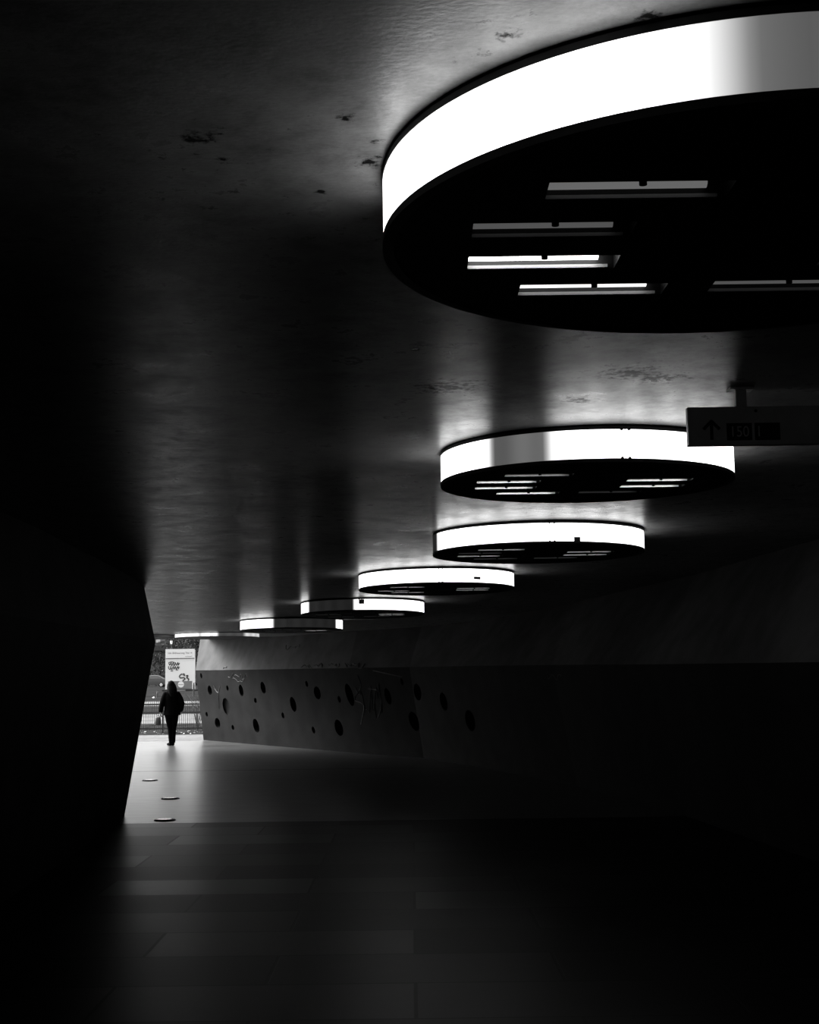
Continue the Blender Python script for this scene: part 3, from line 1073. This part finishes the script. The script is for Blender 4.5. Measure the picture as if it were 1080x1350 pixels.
# ------------------------------------------------------------------ notice board
BY = 150.0
nb_ = empty('notice_board', (-25.05, BY, 0))
tag(nb_, 'tall white notice board with a printed header, spray tags and a grey picture', 'notice board')
bm = bmesh.new()
box(bm, (.02, 0, 1.86), (3.2, .18, 3.3))
sheet = finish(bm, 'sheet', M_BOARD, nb_)
bm = bmesh.new()
box(bm, (0, -.06, 4.04), (3.14, .2, .98))
header = finish(bm, 'header_panel', M_BOARD, nb_)
bm = bmesh.new()
box(bm, (0, -.02, 3.50), (3.1, .2, .075))
finish(bm, 'header_gap', M_BOARD_G, nb_)
text_part('header_text', 'Info: Bildhauerweg Thal 14', .27, M_INK, header, (0, -.165, 4.09), sx=.9)
text_part('logo_text', 'umwelt', .19, M_BOARD_G, header, (.92, -.165, 3.72), sx=1.3, slant=.4)
bm = bmesh.new()
box(bm, (0, -.095, 3.28), (3.0, .02, .03))
finish(bm, 'trim_line', M_BOARD_L, sheet)
bm = bmesh.new()
box(bm, (.02, -.10, .64), (2.6, .02, .88))
box(bm, (.12, -.10, .12), (2.3, .02, .26))
pic = finish(bm, 'picture_panel', M_BOARD_G, sheet)
bm = bmesh.new()
tube(bm, [(.12, -.10, .72), (.12, -.125, .72)], .33, 28)
finish(bm, 'white_disc', M_BOARD, pic)
bm = bmesh.new()
box(bm, (.12, -.128, .70), (.56, .01, .05))
finish(bm, 'disc_lettering', M_BOARD_G, pic)


def flat_strokes(name, strokes, r, m, parent, y):
    bm = bmesh.new()
    for st in strokes:
        tube(bm, [(a, y, b) for a, b, _ in [tuple(v) for v in smooth_curve([(p[0], p[1], 0) for p in st], 4)]], r, 6)
    return finish(bm, name, m, parent)


rt = random.Random(11)
st = []
for row, z in enumerate((2.93, 2.52)):
    x = -1.22
    for k in range(5):
        st.append([(x + rt.uniform(-.02, .05), z + .18), (x + .04 + rt.uniform(-.06, .06), z - .02), (x + .1, z - .16 + rt.uniform(-.06, .05)), (x + .2, z + rt.uniform(-.1, .15)), (x + .22, z + .12)])
        x += .235
st.append([(-1.2, 3.1), (-.9, 3.15), (-.6, 3.1)])
st.append([(-1.0, 2.17), (-.75, 2.19)])
st.append([(-.45, 2.28), (-.2, 2.29)])
flat_strokes('spray_tag', st, .045, M_INK, sheet, -.10)
flat_strokes('spray_figure', [[(.25, 1.85), (.05, 1.75), (-.05, 1.55), (.1, 1.42), (.4, 1.45), (.55, 1.3), (.3, 1.12)], [(.3, 1.78), (.42, 1.85), (.5, 1.72), (.42, 1.62)], [(.65, 1.62), (.85, 1.68), (.82, 1.5), (.72, 1.44), (.95, 1.3), (.9, 1.12)]], .07, M_INK, sheet, -.10)
for x in (-1.55, 1.55):
    bm = bmesh.new()
    box(bm, (x, .12, 2.2), (.12, .12, 4.4))
    finish(bm, 'post', M_BOARD_L, nb_)
bm = bmesh.new()
box(bm, (1.35, -.1, .09), (1.4, .6, .18))
finish(bm, 'base_weight', M_TYRE, nb_)
bm = bmesh.new()
box(bm, (-1.35, -.0, .09), (1.1, .5, .18))
finish(bm, 'base_weight', M_TYRE, nb_)


# ------------------------------------------------------------------ cars
def car(x, y, rz, paint, label):
    t = empty('car', (x, y, 0), (0, 0, rz))
    tag(t, label, 'car')
    prof = [(-2.1, .32), (-2.15, .62), (-2.05, .88), (-1.75, .95), (-1.15, 1.0), (-.55, 1.42), (.1, 1.5), (.9, 1.46), (1.6, 1.08), (2.1, .98), (2.18, .6), (2.1, .32)]
    bm = bmesh.new()
    L = []
    for w, k in ((-.85, 0), (-.72, 1), (.72, 1), (.85, 0)):
        row = []
        for a, b in prof:
            inset = 0
            yy = w if abs(w) < .8 else math.copysign(.85 - inset, w)
            bb = b if k else b - .04 * (b > 1.05)
            row.append(bm.verts.new((a, yy * (1 if k == 0 else 1), bb)))
        L.append(row)
    n = len(prof)
    for r0, r1 in zip(L, L[1:]):
        for i in range(n):
            bm.faces.new((r0[i], r0[(i + 1) % n], r1[(i + 1) % n], r1[i]))
    bm.faces.new(L[0])
    bm.faces.new(L[-1][::-1])
    finish(bm, 'body', paint, t)
    for s in (-1, 1):
        bm = bmesh.new()
        pts = [(-1.0, 1.05), (-.5, 1.36), (.1, 1.43), (.85, 1.39), (1.35, 1.08)]
        f = [bm.verts.new((a, s * .868, b)) for a, b in pts]
        g_ = [bm.verts.new((a, s * .852, b)) for a, b in pts]
        bm.faces.new(f)
        bm.faces.new(g_[::-1])
        for i in range(5):
            bm.faces.new((f[i], f[(i + 1) % 5], g_[(i + 1) % 5], g_[i]))
        finish(bm, 'side_window', M_BOARD_G, t)  # pale grey fill imitates sky reflected in the glass
        bm = bmesh.new()
        ball(bm, (-2.05, s * .6, .72), (.1, .16, .08), 10)
        finish(bm, 'headlight', M_WHITE, t)
        for wx in (-1.3, 1.35):
            bm = bmesh.new()
            tube(bm, [(wx, s * .70, .32), (wx, s * .88, .32)], .32, 20)
            wh = finish(bm, 'wheel', M_TYRE, t)
            bm = bmesh.new()
            tube(bm, [(wx, s * .86, .32), (wx, s * .90, .32)], .2, 14)
            finish(bm, 'hubcap', M_STEEL, wh)
    bm = bmesh.new()
    vsw = box(bm, (-.86, 0, 1.22), (.03, 1.3, .52))
    bmesh.ops.rotate(bm, cent=(-.86, 0, 1.22), matrix=Matrix.Rotation(.95, 3, 'Y'), verts=vsw)
    finish(bm, 'windscreen', M_GLASS, t)
    return t


q = gp(206, 900, 195)
cr = car(q.x - .5, 195, .0, M_CAR_D, 'dark car with pale windows parked left of the notice board')
cr.scale = (1.0, 1.0, 1.12)

# ------------------------------------------------------------------ far buildings, hedge, trees, street lamp
ab = empty('apartment_building', (-40, 240, 0))
tag(ab, 'grey apartment building filling the view behind the notice board', 'building')
bm = bmesh.new()
box(bm, (4, 4, 5.5), (44, 8, 11))
finish(bm, 'wall', M_FACADE, ab)
bm = bmesh.new()
box(bm, (0, -.7, 6.25), (9.5, 1.4, .9))
finish(bm, 'balcony', M_FACADE_D, ab)
for fl in range(3):
    for k in range(9):
        x = -11.4 + k * 4.1
        z = 3.3 + fl * 3.5 if fl else 3.0
        if fl == 0 and k < 4:
            continue
        bm = bmesh.new()
        box(bm, (x, -.03, z + 4.5 - 3.5 + .3), (1.3, .1, 1.5))
        w = finish(bm, 'window', M_PALE if (k * 7 + fl * 3) % 5 == 0 else M_FACADE_D, ab)
        bm = bmesh.new()
        box(bm, (x, -.09, z + 1.3), (1.1, .02, 1.3))
        box(bm, (x, -.10, z + 1.3), (.06, .04, 1.3))
        finish(bm, 'pane', M_GLASS, w)
q = gp(208, 843.5, 239.5)
bm = bmesh.new()
box(bm, (q.x + 40, -.1, q.z), (.75, .12, .95))
finish(bm, 'window', M_PALE, ab)

hg = empty('hedge', (-38, 214, 0))
tag(hg, 'clipped dark hedge behind the parked car', 'hedge')
bm = bmesh.new()
rr = random.Random(5)
for i in range(1500):
    c = Vector((rr.uniform(-12, 12), rr.uniform(-.7, .7), rr.uniform(.05, 2.5)))
    s = rr.uniform(.12, .3)
    e = Euler((rr.uniform(0, 6), rr.uniform(0, 6), rr.uniform(0, 6))).to_matrix()
    vsq = [bm.verts.new(c + e @ Vector(v) * s) for v in ((-1, 0, 0), (0, -.6, .1), (1, 0, 0), (0, .6, .1))]
    bm.faces.new(vsq)
hf = finish(bm, 'foliage', M_LEAF, hg)
bm = bmesh.new()
for i in range(24):
    tube(bm, [(-11.5 + i, 0, 0), (-11.4 + i, .1, 1.6)], [.06, .03], 6)
finish(bm, 'stems', M_BARK, hg)


def tree(x, y, h, spread, seed, label, leaves=1400, trunk_r=.22, low=.3):
    t = empty('street_tree', (x, y, 0))
    tag(t, label, 'tree', 'trees before the apartment building')
    rr = random.Random(seed)
    bm = bmesh.new()
    tube(bm, [(0, 0, 0), (.1, 0, h * .3), (-.1, .1, h * .6), (.05, 0, h * .95)], [trunk_r, trunk_r * .8, trunk_r * .5, .04], 10)
    tips = []
    for i in range(14):
        a = rr.uniform(0, 2 * PI)
        z0 = h * rr.uniform(low, .75)
        L = spread * rr.uniform(.6, 1)
        p2 = Vector((math.cos(a) * L, math.sin(a) * L, z0 + h * rr.uniform(.08, .25)))
        p1 = Vector((math.cos(a) * L * .5, math.sin(a) * L * .5, z0 + h * .06))
        tube(bm, [(0, 0, z0), p1, p2], [trunk_r * .45, trunk_r * .3, .03], 7)
        tips += [p1, p2, (p1 + p2) / 2]
    finish(bm, 'trunk', M_BARK, t)
    bm = bmesh.new()
    for i in range(leaves):
        c = rr.choice(tips) + Vector((rr.gauss(0, spread * .22), rr.gauss(0, spread * .22), rr.gauss(0, spread * .2)))
        s = rr.uniform(.08, .2)
        e = Euler((rr.uniform(0, 6), rr.uniform(0, 6), rr.uniform(0, 6))).to_matrix()
        bm.faces.new([bm.verts.new(c + e @ Vector(v) * s) for v in ((-1, 0, 0), (0, -.55, .1), (1, 0, 0), (0, .55, .1))])
    finish(bm, 'foliage', M_LEAF, t)


q = gp(253.5, 845, 185)
tree(q.x, 185, 8.5, 2.2, 21, 'dark tree rising behind the right edge of the notice board', 1800, .2, .35)
q = gp(236, 850, 205)
tree(q.x, 205, 9, 2.8, 22, 'dark tree directly behind the notice board header', 2000, .25, .35)
q = gp(266, 860, 200)
tree(q.x + 1, 200, 9, 2.8, 23, 'dense dark tree beside the end of the right wall', 2200, .25, .2)
q = gp(211, 880, 222)
tree(q.x, 222, 5.2, 1.2, 24, 'small slender tree behind the parked car', 700, .09, .25)

sl = empty('street_lamp', (gp(226, 847, 165).x, 165, 0))
tag(sl, 'white lantern street lamp above the notice board', 'street lamp')
hz = gp(226, 847, 165).z
bm = bmesh.new()
tube(bm, [(0, 0, 0), (0, 0, 1), (0, 0, hz - .2)], [.09, .06, .045], 10)
finish(bm, 'pole', M_FENCE, sl)
bm = bmesh.new()
tube(bm, [(0, 0, hz - .2), (0, 0, hz + .12), (0, 0, hz + .2)], [.10, .15, .13], 14)
finish(bm, 'lantern', M_WHITE, sl)
bm = bmesh.new()
tube(bm, [(0, 0, hz + .2), (0, 0, hz + .28)], [.17, .04], 14)
finish(bm, 'lantern_cap', M_FENCE, sl)
